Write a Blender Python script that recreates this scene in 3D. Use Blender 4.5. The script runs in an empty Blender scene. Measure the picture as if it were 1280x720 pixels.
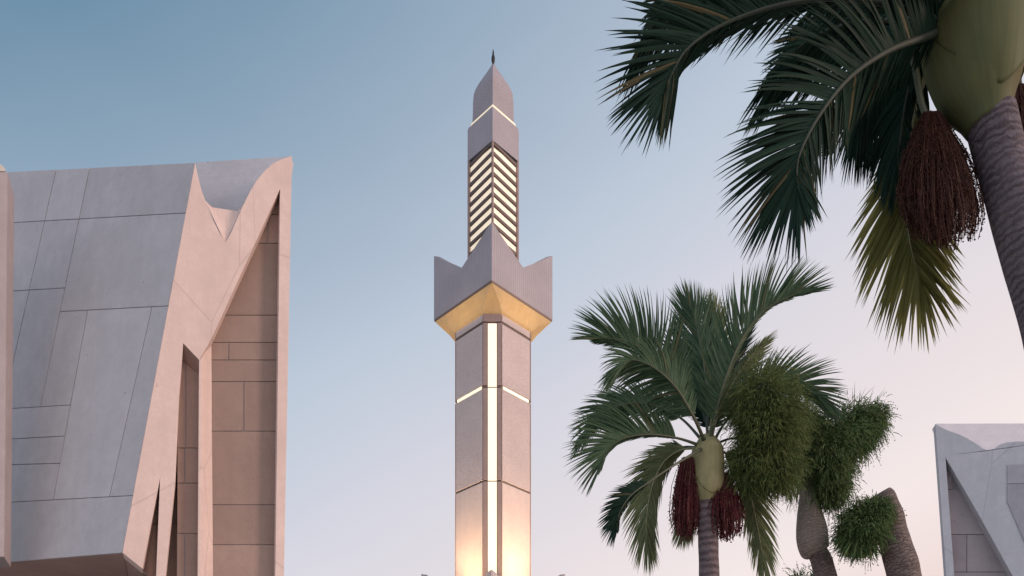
import bpy, math, random
from mathutils import Vector, Matrix, noise
from mathutils.geometry import tessellate_polygon
random.seed(7)
R = math.radians
scene = bpy.context.scene
col = scene.collection
F, CX, HY, CH = 1024.0, 640.0, 1040.0, 1.6
CAM = Vector((0, 0, CH))

# ------------------------------------------------------------ survey helpers
def ray(px, py):
    return Vector(((px - CX) / F, 1.0, (HY - py) / F))
def at(px, py, Y):
    return CAM + ray(px, py) * Y
class Plane:
    def __init__(s, p, n):
        s.p = Vector(p); s.n = Vector(n).normalized()
    def hit(s, px, py):
        r = ray(px, py)
        return CAM + r * ((s.p - CAM).dot(s.n) / r.dot(s.n))
    def back(s, d):
        return Plane(s.p - s.n * d, s.n)

# ------------------------------------------------------------ materials
def nodes(m):
    m.use_nodes = True
    nt = m.node_tree
    return nt, nt.nodes, nt.links
def srgb(r, g, b):
    f = lambda c: (c / 255 / 12.92) if c / 255 <= .04045 else ((c / 255 + .055) / 1.055) ** 2.4
    return (f(r), f(g), f(b), 1)
def mixc(nt, fac, a, b, mode='MIX'):
    n = nt.nodes.new('ShaderNodeMix'); n.data_type = 'RGBA'; n.blend_type = mode
    for i, v in ((0, fac), (6, a), (7, b)):
        if hasattr(v, 'links') or hasattr(v, 'is_linked'):
            nt.links.new(v, n.inputs[i])
        else:
            n.inputs[i].default_value = v
    return n.outputs[2]
def ramp(nt, src, stops):
    n = nt.nodes.new('ShaderNodeValToRGB'); e = n.color_ramp.elements
    while len(e) < len(stops): e.new(.5)
    for k, (p, c) in enumerate(stops):
        e[k].position = p; e[k].color = c if len(c) == 4 else (*c, 1)
    nt.links.new(src, n.inputs[0]); return n.outputs[0]
def g(v): return (v, v, v, 1)
def coords(nt, scale=(1, 1, 1), which='Object', rot=(0, 0, 0)):
    tc = nt.nodes.new('ShaderNodeTexCoord'); mp = nt.nodes.new('ShaderNodeMapping')
    mp.inputs['Scale'].default_value = scale; mp.inputs['Rotation'].default_value = rot
    nt.links.new(tc.outputs[which], mp.inputs[0]); return mp.outputs[0]
def noisetex(nt, vec, scale, detail=5, rough=.6, dist=0):
    n = nt.nodes.new('ShaderNodeTexNoise'); n.inputs['Scale'].default_value = scale
    n.inputs['Detail'].default_value = detail; n.inputs['Roughness'].default_value = rough
    n.inputs['Distortion'].default_value = dist
    nt.links.new(vec, n.inputs['Vector']); return n.outputs['Fac']

def concrete(name, base, var=.16, island=.10, grain=.012, streak=(1, 1, .12), seams=0):
    m = bpy.data.materials.new(name); nt, N, L = nodes(m); b = N['Principled BSDF']
    v = coords(nt)
    big = noisetex(nt, v, .55, 6, .6)
    st = noisetex(nt, coords(nt, streak), 2.2, 5, .65)
    fine = noisetex(nt, v, 26, 4, .7)
    pit = noisetex(nt, v, 7, 2, .4)
    lo = tuple(c * (1 - var) for c in base[:3]) + (1,); hi = tuple(min(1, c * (1 + var)) for c in base[:3]) + (1,)
    c = mixc(nt, ramp(nt, big, [(.3, g(0)), (.7, g(1))]), lo, hi)
    c = mixc(nt, ramp(nt, st, [(.4, g(0)), (.75, g(.4))]), c, tuple(x * .78 for x in base[:3]) + (1,))
    c = mixc(nt, ramp(nt, fine, [(.3, g(.3)), (.7, g(0))]), c, tuple(x * .6 for x in base[:3]) + (1,))
    c = mixc(nt, ramp(nt, pit, [(.215, g(.6)), (.24, g(0))]), c, tuple(x * .4 for x in base[:3]) + (1,))
    mot = noisetex(nt, v, 3.2, 6, .75)
    c = mixc(nt, ramp(nt, mot, [(.42, g(0)), (.62, g(.30))]), c, tuple(x * .72 for x in base[:3]) + (1,))
    if seams:
        vo = N.new('ShaderNodeTexVoronoi'); vo.feature = 'DISTANCE_TO_EDGE'; vo.inputs['Scale'].default_value = seams
        L.new(coords(nt, (1, 1, .45), 'Object', (0, .3, .2)), vo.inputs['Vector'])
        c = mixc(nt, ramp(nt, vo.outputs['Distance'], [(0, g(.38)), (.006, g(0))]), c, tuple(x * .45 for x in base[:3]) + (1,))
    geo = N.new('ShaderNodeNewGeometry')
    c = mixc(nt, 1.0, c, ramp(nt, geo.outputs['Random Per Island'], [(0, g(1 - island)), (1, g(1.0))]), 'MULTIPLY')
    L.new(c, b.inputs['Base Color'])
    b.inputs['Roughness'].default_value = .85
    b.inputs['Specular IOR Level'].default_value = .25
    bm = N.new('ShaderNodeBump'); bm.inputs['Strength'].default_value = .5; bm.inputs['Distance'].default_value = grain
    add = N.new('ShaderNodeMath'); add.operation = 'ADD'; L.new(fine, add.inputs[0]); L.new(st, add.inputs[1])
    L.new(add.outputs[0], bm.inputs['Height']); L.new(bm.outputs[0], b.inputs['Normal'])
    return m

def relief(name, base, sx=1.0, ribs=False):
    """carved stone cladding: small interlocking raised characters or fine vertical ribs"""
    m = bpy.data.materials.new(name); nt, N, L = nodes(m); b = N['Principled BSDF']
    v = coords(nt)
    fine = noisetex(nt, v, 9, 4, .7); big = noisetex(nt, v, .35, 5, .6)
    tc = N.new('ShaderNodeTexCoord'); sp = N.new('ShaderNodeSeparateXYZ'); L.new(tc.outputs['Object'], sp.inputs[0])
    # horizontal run along the face = |x| + |y| (faces at 45 degrees)
    ax = N.new('ShaderNodeMath'); ax.operation = 'ABSOLUTE'; L.new(sp.outputs[0], ax.inputs[0])
    ay = N.new('ShaderNodeMath'); ay.operation = 'ABSOLUTE'; L.new(sp.outputs[1], ay.inputs[0])
    d = N.new('ShaderNodeMath'); d.operation = 'SUBTRACT'; L.new(ax.outputs[0], d.inputs[0]); L.new(ay.outputs[0], d.inputs[1])
    cb = N.new('ShaderNodeCombineXYZ'); L.new(d.outputs[0], cb.inputs[0]); L.new(sp.outputs[2], cb.inputs[1])
    if ribs:
        w = N.new('ShaderNodeTexWave'); w.bands_direction = 'X'; w.inputs['Scale'].default_value = 1.1 * sx
        w.inputs['Distortion'].default_value = 1.2; w.inputs['Detail'].default_value = 2
        L.new(cb.outputs[0], w.inputs['Vector']); pat = w.outputs['Fac']
        pc = ramp(nt, pat, [(.0, g(.80)), (.35, g(1)), (1, g(1))])
    else:
        mp = N.new('ShaderNodeMapping'); mp.inputs['Scale'].default_value = (1.8 * sx, 3.0 * sx, 1); L.new(cb.outputs[0], mp.inputs[0])
        vo = N.new('ShaderNodeTexVoronoi'); vo.feature = 'DISTANCE_TO_EDGE'; vo.distance = 'CHEBYCHEV' if hasattr(vo, 'distance') else 'EUCLIDEAN'
        vo.inputs['Scale'].default_value = 1.0; vo.inputs['Randomness'].default_value = .75; L.new(mp.outputs[0], vo.inputs['Vector'])
        pat = ramp(nt, vo.outputs['Distance'], [(.03, g(0)), (.13, g(1))])
        pc = ramp(nt, pat, [(0, g(.88)), (1, g(1))])
    lo = tuple(c * .85 for c in base[:3]) + (1,)
    c = mixc(nt, ramp(nt, big, [(.35, g(0)), (.65, g(1))]), lo, base)
    c = mixc(nt, 1.0, c, pc, 'MULTIPLY')
    c = mixc(nt, ramp(nt, fine, [(.35, g(.35)), (.7, g(0))]), c, tuple(x * .6 for x in base[:3]) + (1,))
    L.new(c, b.inputs['Base Color']); b.inputs['Roughness'].default_value = .7
    bm = N.new('ShaderNodeBump'); bm.inputs['Strength'].default_value = .35; bm.inputs['Distance'].default_value = .04
    L.new(pat, bm.inputs['Height']); L.new(bm.outputs[0], b.inputs['Normal'])
    return m

def plain(name, base, rough=.5, metal=0, var=.2, scale=6):
    m = bpy.data.materials.new(name); nt, N, L = nodes(m); b = N['Principled BSDF']
    n = noisetex(nt, coords(nt), scale, 5, .6)
    L.new(mixc(nt, n, tuple(c * (1 - var) for c in base[:3]) + (1,), tuple(c * (1 + var) for c in base[:3]) + (1,)), b.inputs['Base Color'])
    b.inputs['Roughness'].default_value = rough; b.inputs['Metallic'].default_value = metal
    bm = N.new('ShaderNodeBump'); bm.inputs['Strength'].default_value = .3; bm.inputs['Distance'].default_value = .01
    L.new(n, bm.inputs['Height']); L.new(bm.outputs[0], b.inputs['Normal'])
    return m
def glow(name, c, s, var=.25):
    m = bpy.data.materials.new(name); nt, N, L = nodes(m); b = N['Principled BSDF']
    n = noisetex(nt, coords(nt), .9, 3, .6)
    cc = mixc(nt, n, tuple(x * (1 - var) for x in c[:3]) + (1,), c)
    L.new(cc, b.inputs['Emission Color']); b.inputs['Emission Strength'].default_value = s
    b.inputs['Base Color'].default_value = (.6, .55, .45, 1)
    return m
def leaf(name, a, b_, trans=.25, rough=.42, tan=.7):
    m = bpy.data.materials.new(name); nt, N, L = nodes(m); b = N['Principled BSDF']
    geo = N.new('ShaderNodeNewGeometry'); n = noisetex(nt, coords(nt), 3.5, 4, .6)
    c = mixc(nt, geo.outputs['Random Per Island'], a, b_)
    c = mixc(nt, ramp(nt, geo.outputs['Random Per Island'], [(.955, g(0)), (.965, g(tan))]), c, (.16, .12, .06, 1))
    c = mixc(nt, ramp(nt, n, [(.3, g(.5)), (.7, g(0))]), c, tuple(x * .45 for x in a[:3]) + (1,))
    L.new(c, b.inputs['Base Color']); b.inputs['Roughness'].default_value = rough
    b.inputs['Specular IOR Level'].default_value = .11
    t = N.new('ShaderNodeBsdfTranslucent'); L.new(c, t.inputs[0])
    mx = N.new('ShaderNodeMixShader'); mx.inputs[0].default_value = trans
    L.new(b.outputs[0], mx.inputs[1]); L.new(t.outputs[0], mx.inputs[2]); L.new(mx.outputs[0], N['Material Output'].inputs[0])
    return m
def bark(name, a, b_, freq, dist=1.5, bump=.02):
    m = bpy.data.materials.new(name); nt, N, L = nodes(m); b = N['Principled BSDF']
    v = coords(nt, (1, 1, 1), 'UV')
    w = N.new('ShaderNodeTexWave'); w.bands_direction = 'Y'; w.inputs['Scale'].default_value = freq
    w.inputs['Distortion'].default_value = dist; w.inputs['Detail'].default_value = 3; w.inputs['Detail Scale'].default_value = 2.5
    L.new(v, w.inputs['Vector'])
    n = noisetex(nt, coords(nt), 22, 5, .7); n2 = noisetex(nt, coords(nt), 3, 4, .6)
    c = mixc(nt, ramp(nt, w.outputs['Fac'], [(.15, g(0)), (.6, g(1))]), a, b_)
    c = mixc(nt, ramp(nt, n, [(.35, g(.5)), (.65, g(0))]), c, tuple(x * .45 for x in a[:3]) + (1,))
    c = mixc(nt, ramp(nt, n2, [(.4, g(0)), (.7, g(.4))]), c, tuple(x * 1.3 for x in b_[:3]) + (1,))
    L.new(c, b.inputs['Base Color']); b.inputs['Roughness'].default_value = .9
    ad = N.new('ShaderNodeMath'); ad.operation = 'ADD'; L.new(w.outputs['Fac'], ad.inputs[0]); L.new(n, ad.inputs[1])
    bm = N.new('ShaderNodeBump'); bm.inputs['Strength'].default_value = .9; bm.inputs['Distance'].default_value = bump
    L.new(ad.outputs[0], bm.inputs['Height']); L.new(bm.outputs[0], b.inputs['Normal'])
    return m
def shaft_skin(name, a, b_, shade_tint=None):
    """smooth sheath: grey green turning olive to one side as painted shade, with faint lengthwise fibres and blotches"""
    m = bpy.data.materials.new(name); nt, N, L = nodes(m); b = N['Principled BSDF']
    v = coords(nt, (14, .8, 1), 'UV'); n = noisetex(nt, v, 3, 5, .6); n2 = noisetex(nt, coords(nt), 5, 4, .6)
    c = mixc(nt, ramp(nt, n2, [(.3, g(0)), (.7, g(1))]), a, b_)
    c = mixc(nt, ramp(nt, n, [(.4, g(0)), (.75, g(.35))]), c, tuple(x * .5 for x in a[:3]) + (1,))
    if shade_tint:
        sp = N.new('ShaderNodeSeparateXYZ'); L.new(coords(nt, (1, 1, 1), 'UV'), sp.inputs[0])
        c = mixc(nt, ramp(nt, sp.outputs[0], [(0, g(1)), (.22, g(.5)), (.36, g(0)), (.72, g(0)), (1, g(1))]), c, shade_tint)  # one side browned to paint in its shade
    L.new(c, b.inputs['Base Color']); b.inputs['Roughness'].default_value = .6; b.inputs['Specular IOR Level'].default_value = .15
    bm = N.new('ShaderNodeBump'); bm.inputs['Strength'].default_value = .3; bm.inputs['Distance'].default_value = .01
    L.new(n, bm.inputs['Height']); L.new(bm.outputs[0], b.inputs['Normal'])
    return m

M = {}
M['grey'] = concrete('cool grey concrete', (.54, .515, .535, 1), .09, .11)
M['joint'] = concrete('dark joint', (.34, .31, .32, 1), .1, 0)
M['pink'] = concrete('warm pink concrete', (.74, .57, .51, 1), .09, 0, .012, (1, 1, .12), .33)
M['brown'] = concrete('shade-darkened brown stone', (.36, .255, .215, 1), .10, .16)  # recess shade partly put into this darker brown
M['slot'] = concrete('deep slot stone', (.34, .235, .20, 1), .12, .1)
M['facet'] = concrete('board marked concrete', (.52, .52, .56, 1), .12, 0, .02, (.25, .25, 3.5))
M['rfront'] = concrete('pale blue grey concrete', (.53, .53, .565, 1), .09, 0, .012, (1, 1, .12), .33)
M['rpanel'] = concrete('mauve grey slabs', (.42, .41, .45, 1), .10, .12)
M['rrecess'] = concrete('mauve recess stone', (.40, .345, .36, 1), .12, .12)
M['rfacet'] = concrete('sky-brightened top facet', (.74, .69, .72, 1), .10, 0, .02, (.25, .25, 3.5))  # skylight on the facet put into its paler colour
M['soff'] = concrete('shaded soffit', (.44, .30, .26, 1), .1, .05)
M['cap'] = concrete('cream cap', (.62, .56, .50, 1), .08, 0)
M['tower'] = relief('carved tower stone', (.64, .53, .51, 1), 2.6)
M['towersmooth'] = concrete('smooth tower stone', (.64, .53, .50, 1), .07, 0)
M['towerfine'] = relief('carved tip stone', (.41, .36, .385, 1), 2.2)
M['ribbed'] = relief('ribbed tower stone', (.42, .375, .405, 1), 1.0, True)
M['bronze'] = plain('aged bronze trim', (.14, .10, .085, 1), .55, .2)
M['dark'] = plain('dark metal', (.03, .025, .025, 1), .5, .5)
M['gold'] = concrete('ochre soffit', (.56, .41, .235, 1), .12, 0)
M['strip'] = glow('warm white light strip', (1.0, .84, .60, 1), .98, .15)
M['lit'] = glow('cream backlit screen', (1.0, .80, .58, 1), .82, .5)
M['ring'] = glow('dim light ring', (1.0, .78, .45, 1), .85, .5)
M['frond_dark'] = leaf('dark glossy frond', (.008, .024, .016, 1), (.016, .042, .026, 1), .08, .6)
M['frond_olive'] = leaf('olive frond', (.20, .20, .06, 1), (.34, .32, .12, 1), .5, .5)
M['frond_mid'] = leaf('mid green frond', (.056, .108, .060, 1), (.125, .185, .105, 1), .28, .55)
M['frond_light'] = leaf('yellowing frond', (.19, .235, .115, 1), (.33, .36, .19, 1), .5, .5)
M['bristle'] = leaf('bristly leaf', (.048, .10, .034, 1), (.20, .27, .11, 1), .2, .6)
M['bristle_olive'] = leaf('olive bristle', (.060, .10, .034, 1), (.25, .29, .10, 1), .3, .6)
M['core'] = plain('dark opaque core', (.010, .018, .009, 1), .9, 0, .5, 9)
M['rachis'] = plain('frond stalk', (.060, .068, .036, 1), .5, 0, .3, 4)
M['rachis_pale'] = plain('pale frond stalk', (.24, .23, .12, 1), .5, 0, .2, 4)
M['stalk_dark'] = plain('dark frond stalk', (.022, .032, .020, 1), .7, 0, .3, 4)
M['fruit'] = leaf('dark red fruit strands', (.035, .015, .013, 1), (.10, .042, .030, 1), .1, .5, .3)
M['fruit_red'] = leaf('red fruit strands', (.07, .018, .022, 1), (.15, .038, .040, 1), .15, .5)
M['bark_near'] = bark('ringed grey trunk', (.075, .055, .065, 1), (.15, .12, .135, 1), 5.5, 5.0, .012)
M['bark_mid'] = bark('ringed brown trunk', (.085, .058, .062, 1), (.19, .14, .145, 1), 2.6, 3.0, .03)
M['bark_rough'] = bark('rough brown trunk', (.13, .092, .082, 1), (.24, .18, .16, 1), 5.0, 9, .03)
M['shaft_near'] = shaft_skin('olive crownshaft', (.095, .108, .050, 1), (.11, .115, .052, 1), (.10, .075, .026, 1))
M['shaft_mid'] = shaft_skin('pale green crownshaft', (.22, .20, .095, 1), (.30, .265, .14, 1))

# ------------------------------------------------------------ object helpers
def thing(name, loc, label, cat, group=None):
    o = bpy.data.objects.new(name, None); col.objects.link(o); o.location = loc
    o.empty_display_size = .5
    o['label'] = label; o['category'] = cat
    if group: o['group'] = group
    return o
class MB:
    def __init__(s): s.v = []; s.f = []; s.uv = None
    def add(s, vs, fs):
        k = len(s.v); s.v += [Vector(a) for a in vs]; s.f += [tuple(i + k for i in f) for f in fs]
    def box(s, a, b):
        (x0, y0, z0), (x1, y1, z1) = a, b
        s.add([(x0, y0, z0), (x1, y0, z0), (x1, y1, z0), (x0, y1, z0), (x0, y0, z1), (x1, y0, z1), (x1, y1, z1), (x0, y1, z1)],
              [(0, 3, 2, 1), (4, 5, 6, 7), (0, 1, 5, 4), (1, 2, 6, 5), (2, 3, 7, 6), (3, 0, 4, 7)])
    def prism(s, front, off):
        """closed solid: planar polygon 'front' (any concave loop) pushed by vector off"""
        n = len(front); off = Vector(off)
        tris = tessellate_polygon([front])
        nrm = Vector((0, 0, 0))
        for a in range(n): nrm += front[a].cross(front[(a + 1) % n])
        flip = nrm.dot(off) > 0
        fs = []
        for t in tris:
            a, b, c = t
            tn = (front[b] - front[a]).cross(front[c] - front[a])
            if tn.dot(off) > 0: a, b, c = a, c, b
            fs.append((a, b, c)); fs.append((a + n, c + n, b + n))
        for a in range(n):
            b = (a + 1) % n
            fs.append((a, b, b + n, a + n) if flip else (a, a + n, b + n, b))
        s.add(list(front) + [p + off for p in front], fs)
    def loft(s, rings, close=True, cap0=True, cap1=True):
        n = len(rings[0]); vs = [p for r in rings for p in r]; fs = []
        for k in range(len(rings) - 1):
            for a in range(n if close else n - 1):
                b = (a + 1) % n
                fs.append((k * n + a, k * n + b, (k + 1) * n + b, (k + 1) * n + a))
        if cap0: fs.append(tuple(reversed(range(n))))
        if cap1: fs.append(tuple((len(rings) - 1) * n + a for a in range(n)))
        s.add(vs, fs)
    def build(s, name, mat, parent=None, smooth=False, bevel=0, label=None):
        me = bpy.data.meshes.new(name)
        o0 = Vector(parent.location) if (parent and parent.type == 'EMPTY') else (Vector(parent['_o']) if parent else Vector((0, 0, 0)))
        me.from_pydata([tuple(v - o0) for v in s.v], [], s.f); me.materials.append(M[mat] if isinstance(mat, str) else mat)
        if s.uv:
            l = me.uv_layers.new(name='UVMap')
            for lp in me.loops: l.data[lp.index].uv = s.uv[lp.vertex_index]
        if smooth: me.polygons.foreach_set('use_smooth', [True] * len(me.polygons))
        me.update()
        o = bpy.data.objects.new(name, me); col.objects.link(o)
        if parent: o.parent = parent
        if bevel:
            md = o.modifiers.new('bevel', 'BEVEL'); md.width = bevel; md.segments = 2; md.limit_method = 'ANGLE'; md.angle_limit = R(28)
        if label: o['label'] = label
        return o
def structure(o): o['kind'] = 'structure'; return o

def spline(pts, n):
    """Catmull-Rom through pts, n samples; pts are Vectors (any size)"""
    P = [pts[0] * 2 - pts[1]] + list(pts) + [pts[-1] * 2 - pts[-2]]
    out = []; m = len(pts) - 1
    for i in range(n):
        t = i / (n - 1) * m; k = min(int(t), m - 1); u = t - k
        a, b, c, d = P[k], P[k + 1], P[k + 2], P[k + 3]
        out.append(.5 * ((2 * b) + (c - a) * u + (2 * a - 5 * b + 4 * c - d) * u * u + (3 * b - a - 3 * c + d) * u ** 3))
    return out
def lerp(a, b, t): return a + (b - a) * t
def tube(mb, pts, radii, seg=16, uv=False, wob=0):
    n = len(pts); k0 = len(mb.v); vs = []; uvs = []; L = 0
    up = Vector((0, 1, 0))
    for i, p in enumerate(pts):
        T = (pts[min(i + 1, n - 1)] - pts[max(i - 1, 0)]).normalized()
        A = T.cross(up).normalized(); B = A.cross(T).normalized()
        if i: L += (p - pts[i - 1]).length
        for j in range(seg):
            a = 2 * math.pi * j / seg; r = radii[i]
            q = p + (A * math.cos(a) + B * math.sin(a)) * r
            if wob: q += (q - p).normalized() * wob * noise.noise(q * 3)
            vs.append(q); uvs.append((j / seg * (1 if True else 0), L))
    fs = []
    for i in range(n - 1):
        for j in range(seg):
            b = (j + 1) % seg
            fs.append((i * seg + j, i * seg + b, (i + 1) * seg + b, (i + 1) * seg + j))
    fs.append(tuple(reversed(range(seg)))); fs.append(tuple((n - 1) * seg + j for j in range(seg)))
    mb.add(vs, fs)
    if uv: mb.uv = (mb.uv or []) + uvs

# ============================================================ SETTING
mb = MB(); mb.box((-3000, -3000, -.5), (3000, 3000, 0))
mg = concrete('pale plaza stone', (.50, .46, .43, 1), .1, 0)
structure(mb.build('ground', mg))
mb = MB()
for i in range(-12, 13):
    for j in range(0, 34):
        mb.box((i * 3 + .01, j * 3 - 10 + .01, -.1), (i * 3 + 2.99, j * 3 - 7.01, .008))
structure(mb.build('plaza_paving', 'cap'))

# ============================================================ MINARET
D = 60.0; U = D / F; TX = (616.5 - CX) / F * D
def zH(h): return CH + h * U
def sq(h, r, tx=TX):
    return [Vector((tx + dx * r * U, D + dy * r * U, zH(h))) for dx, dy in ((0, -1), (1, 0), (0, 1), (-1, 0))]
def octa(h, d, w):
    out = []
    for ux, uy in ((0, -1), (1, 0), (0, 1), (-1, 0)):
        vx, vy = -uy, ux
        for s in (-1, 1):
            out.append(Vector((TX + (ux * d + s * vx * w) * U, D + (uy * d + s * vy * w) * U, zH(h))))
    return out
mt = thing('minaret', (TX, D, 0), 'tall pale minaret with a winged crown, glowing chevron louvres and a lit vertical strip', 'minaret')
# base below the frame
mb = MB(); mb.loft([octa(-27.3, 74, 20), octa(-10, 74, 20), octa(-8, 70, 18), octa(224, 70, 18)]); mb.build('base', 'ribbed', mt, bevel=.05)
# shaft core and cladding panels
mb = MB(); mb.loft([octa(224, 45.4, 10.6), octa(623, 45.4, 10.6)]); mb.build('shaft', 'bronze', mt)
def face_slab(mb, h0, h1, d=46.6, w=11.0, inset=1.3, th=1.6, only=None):
    for k in ((only,) if only is not None else range(4)):
        o = octa(0, d, w); a = o[2 * k + 1]; b = o[(2 * k + 2) % 8]
        t = (b - a).normalized(); n = Vector((t.y, -t.x, 0))
        a2 = a + t * inset * U; b2 = b - t * inset * U
        q = [Vector((a2.x, a2.y, zH(h0))), Vector((b2.x, b2.y, zH(h0))), Vector((b2.x, b2.y, zH(h1))), Vector((a2.x, a2.y, zH(h1)))]
        mb.prism(q, -n * th * U)
for h0, h1 in ((253, 417.6), (420.2, 528.6), (533.8, 606.6), (610, 622.6)):
    for k in range(4):
        mb = MB(); face_slab(mb, h0, h1, only=k); mb.build('cladding_panel', 'towersmooth' if h0 < 400 else 'tower', mt, bevel=.02)
mb = MB()
for k in range(4):
    o = octa(0, 46.9, 11); a, b = o[2 * k], o[2 * k + 1]; t = (b - a).normalized(); n = Vector((t.y, -t.x, 0))
    for x0, x1 in ((0, 5.0), (17.0, 22)):
        for h0, h1 in ((253, 418), (420, 529.5), (533, 607.5)):
            p0 = a + t * x0 * U; p1 = a + t * x1 * U
            mb.prism([Vector((p0.x, p0.y, zH(h0))), Vector((p1.x, p1.y, zH(h0))), Vector((p1.x, p1.y, zH(h1))), Vector((p0.x, p0.y, zH(h1)))], -n * 1.6 * U)
    p0 = a; p1 = b
    mb.prism([Vector((p0.x, p0.y, zH(609))), Vector((p1.x, p1.y, zH(609))), Vector((p1.x, p1.y, zH(622.6))), Vector((p0.x, p0.y, zH(622.6)))], -n * 1.6 * U)
mtrim = concrete('corner trim stone', (.36, .26, .235, 1), .1, 0)
mb.build('corner_trim', mtrim, mt, bevel=.015)
mb = MB()
for k in range(4):
    o = octa(0, 46.2, 5.3); a, b = o[2 * k], o[2 * k + 1]; t = (b - a).normalized(); n = Vector((t.y, -t.x, 0))
    for h0, h1 in ((253, 418.2), (419.6, 530.2), (531.6, 607)):
        mb.prism([Vector((a.x, a.y, zH(h0))), Vector((b.x, b.y, zH(h0))), Vector((b.x, b.y, zH(h1))), Vector((a.x, a.y, zH(h1)))], -n * .7 * U)
mb.build('light_strip', 'strip', mt)
for k in range(4):
    mb = MB(); face_slab(mb, 529.6, 533.0, 46.4, 11, 3, 1.1, k); mb.build('light_band', 'strip', mt)
# crown (the winged balcony)
def crown(r, th, hb, prof_side, prof_near, samples, hdeck, name, mat):
    """walls of a square balcony; samples: list of (s, H) from side corner (s=0) to near corner (s=1)"""
    mb = MB(); cs = sq(0, r)
    for k in range(4):
        a, b = cs[k], cs[(k + 1) % 4]; t = (b - a).normalized(); n = Vector((t.y, -t.x, 0))
        near_first = (k % 2 == 0)
        pr = [(1 - s, h) for s, h in reversed(samples)] if near_first else samples
        if k in (1, 2): pr = [(s, h) for s, h in (list(prof_side) if k == 1 else [(1 - s, h) for s, h in reversed(prof_side)])]
        top = [Vector((lerp(a.x, b.x, s), lerp(a.y, b.y, s), zH(h))) for s, h in pr]
        loop = [Vector((a.x, a.y, zH(hb))), Vector((b.x, b.y, zH(hb)))] + list(reversed(top))
        nn = n * th * U
        # mitre the back face
        fr = loop; bk = []
        for p in loop:
            u = (Vector((p.x, p.y, 0)) - Vector((a.x, a.y, 0))).length / (b - a).length
            q = p - nn + t * (th * U) * (1 - 2 * u); q.z = p.z - (.9 * U if p.z > zH(hb) + .01 else 0); bk.append(q)
        m = len(fr); tris = tessellate_polygon([fr]); fs = []
        for x, y, z in tris:
            if (fr[y] - fr[x]).cross(fr[z] - fr[x]).dot(n) < 0: x, y, z = x, z, y
            fs.append((x, y, z)); fs.append((x + m, z + m, y + m))
        for x in range(m): fs.append((x, x + m, (x + 1) % m + m, (x + 1) % m))
        mb.add(fr + bk, fs)
    return mb.build(name, mat, mt)
side = [(0, 720), (.5, 682), (1, 720)]
crown(74, 5, 640, side, None, [(0, 720), (.25, 700), (.5, 680), (.75, 694), (1, 708)], 660, 'crown', 'ribbed')
mb = MB()
sr = [sq(640.2, 74.15), sq(637.8, 73.2)]
mb.loft(sr, cap0=False, cap1=False); mb.build('crown_edge_trim', 'bronze', mt)
# soffit of the crown: outer square to shaft octagon
def sq8(h, r, c=.6):
    out = []
    for k, (dx, dy) in enumerate(((0, -1), (1, 0), (0, 1), (-1, 0))):
        vx, vy = -dy, dx
        for s in (-1, 1):
            out.append(Vector((TX + (dx * (r - c) + s * vx * c) * U, D + (dy * (r - c) + s * vy * c) * U, zH(h))))
    return out
mb = MB(); mb.loft([octa(617, 45.7, 10.8), octa(620, 49, 11.5), octa(626, 55, 9), sq8(637.6, 73, .6)], cap0=False, cap1=False)
mb.build('soffit', 'gold', mt)
mb = MB(); mb.loft([sq(638.4, 72.8), sq(662, 70)]); mb.build('deck', 'ribbed', mt)
# upper lantern: backlit core, corner posts, chevron louvres
mb = MB(); mb.loft([sq(662, 28.6), sq(838, 28.6)]); mb.build('backlit_screen', 'lit', mt)
mb = MB()
for dx, dy in ((0, -1), (1, 0), (0, 1), (-1, 0)):
    vx, vy = -dy, dx
    c = Vector((TX + dx * 30.3 * U, D + dy * 30.3 * U, 0)); e = 1.5 * U
    ring = lambda h: [Vector((c.x + dx * e * 1.2, c.y + dy * e * 1.2, zH(h))), Vector((c.x + vx * e, c.y + vy * e, zH(h))), Vector((c.x - dx * e * 1.6, c.y - dy * e * 1.6, zH(h))), Vector((c.x - vx * e, c.y - vy * e, zH(h)))]
    mb.loft([ring(662), ring(840)])
mb.build('corner_post', mtrim, mt)
for i in range(13):
    h = 684 + i * 12.4
    mb = MB(); out = sq(0, 30.6); inn = sq(0, 28.4)
    for k in range(4):
        a, b, c, d = out[k], out[(k + 1) % 4], inn[(k + 1) % 4], inn[k]
        ra, rb = (5, 0) if k % 2 == 0 else (0, 5)
        def V(p, hh): return Vector((p.x, p.y, zH(min(hh, 839))))
        t0, t1 = 1.7, -2.0
        ring = [[V(a, h + ra + t1), V(a, h + ra + t0), V(d, h + ra + t0 - 1), V(d, h + ra + t1 - 1)],
                [V(b, h + rb + t1), V(b, h + rb + t0), V(c, h + rb + t0 - 1), V(c, h + rb + t1 - 1)]]
        mb.loft(ring)
    mb.build('louvre', 'bronze', mt)
mb = MB(); mb.loft([sq(833, 29.3), sq(838, 29.3)]); mb.build('lantern_head', 'dark', mt)
mb = MB(); mb.loft([sq(838, 32), sq(877, 32), sq(880, 30.8)]); mb.build('upper_block', 'ribbed', mt)
mb = MB(); mb.loft([sq(880.0, 29.5), sq(885.5, 27.2)]); mb.build('light_ring', 'ring', mt)
mb = MB(); mb.loft([sq(885.5, 26.2), sq(893, 25.6), sq(912, 25.2), sq(922, 24.3), sq(929, 21.8), sq(936, 17.6), sq(944, 12), sq(952, 6.2), sq(960, 1.0)])
mb.build('spire', 'towerfine', mt)
mb = MB()
prof = [(958, 1.6), (961, 1.3), (963, 2.0), (966, 2.3), (969.5, 1.9), (972, 1.0), (974, 1.2), (976, .7), (979, .15)]
tube(mb, [Vector((TX, D, zH(h))) for h, r in prof], [r * U for h, r in prof], 10); mb.build('finial', 'dark', mt, True)
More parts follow.
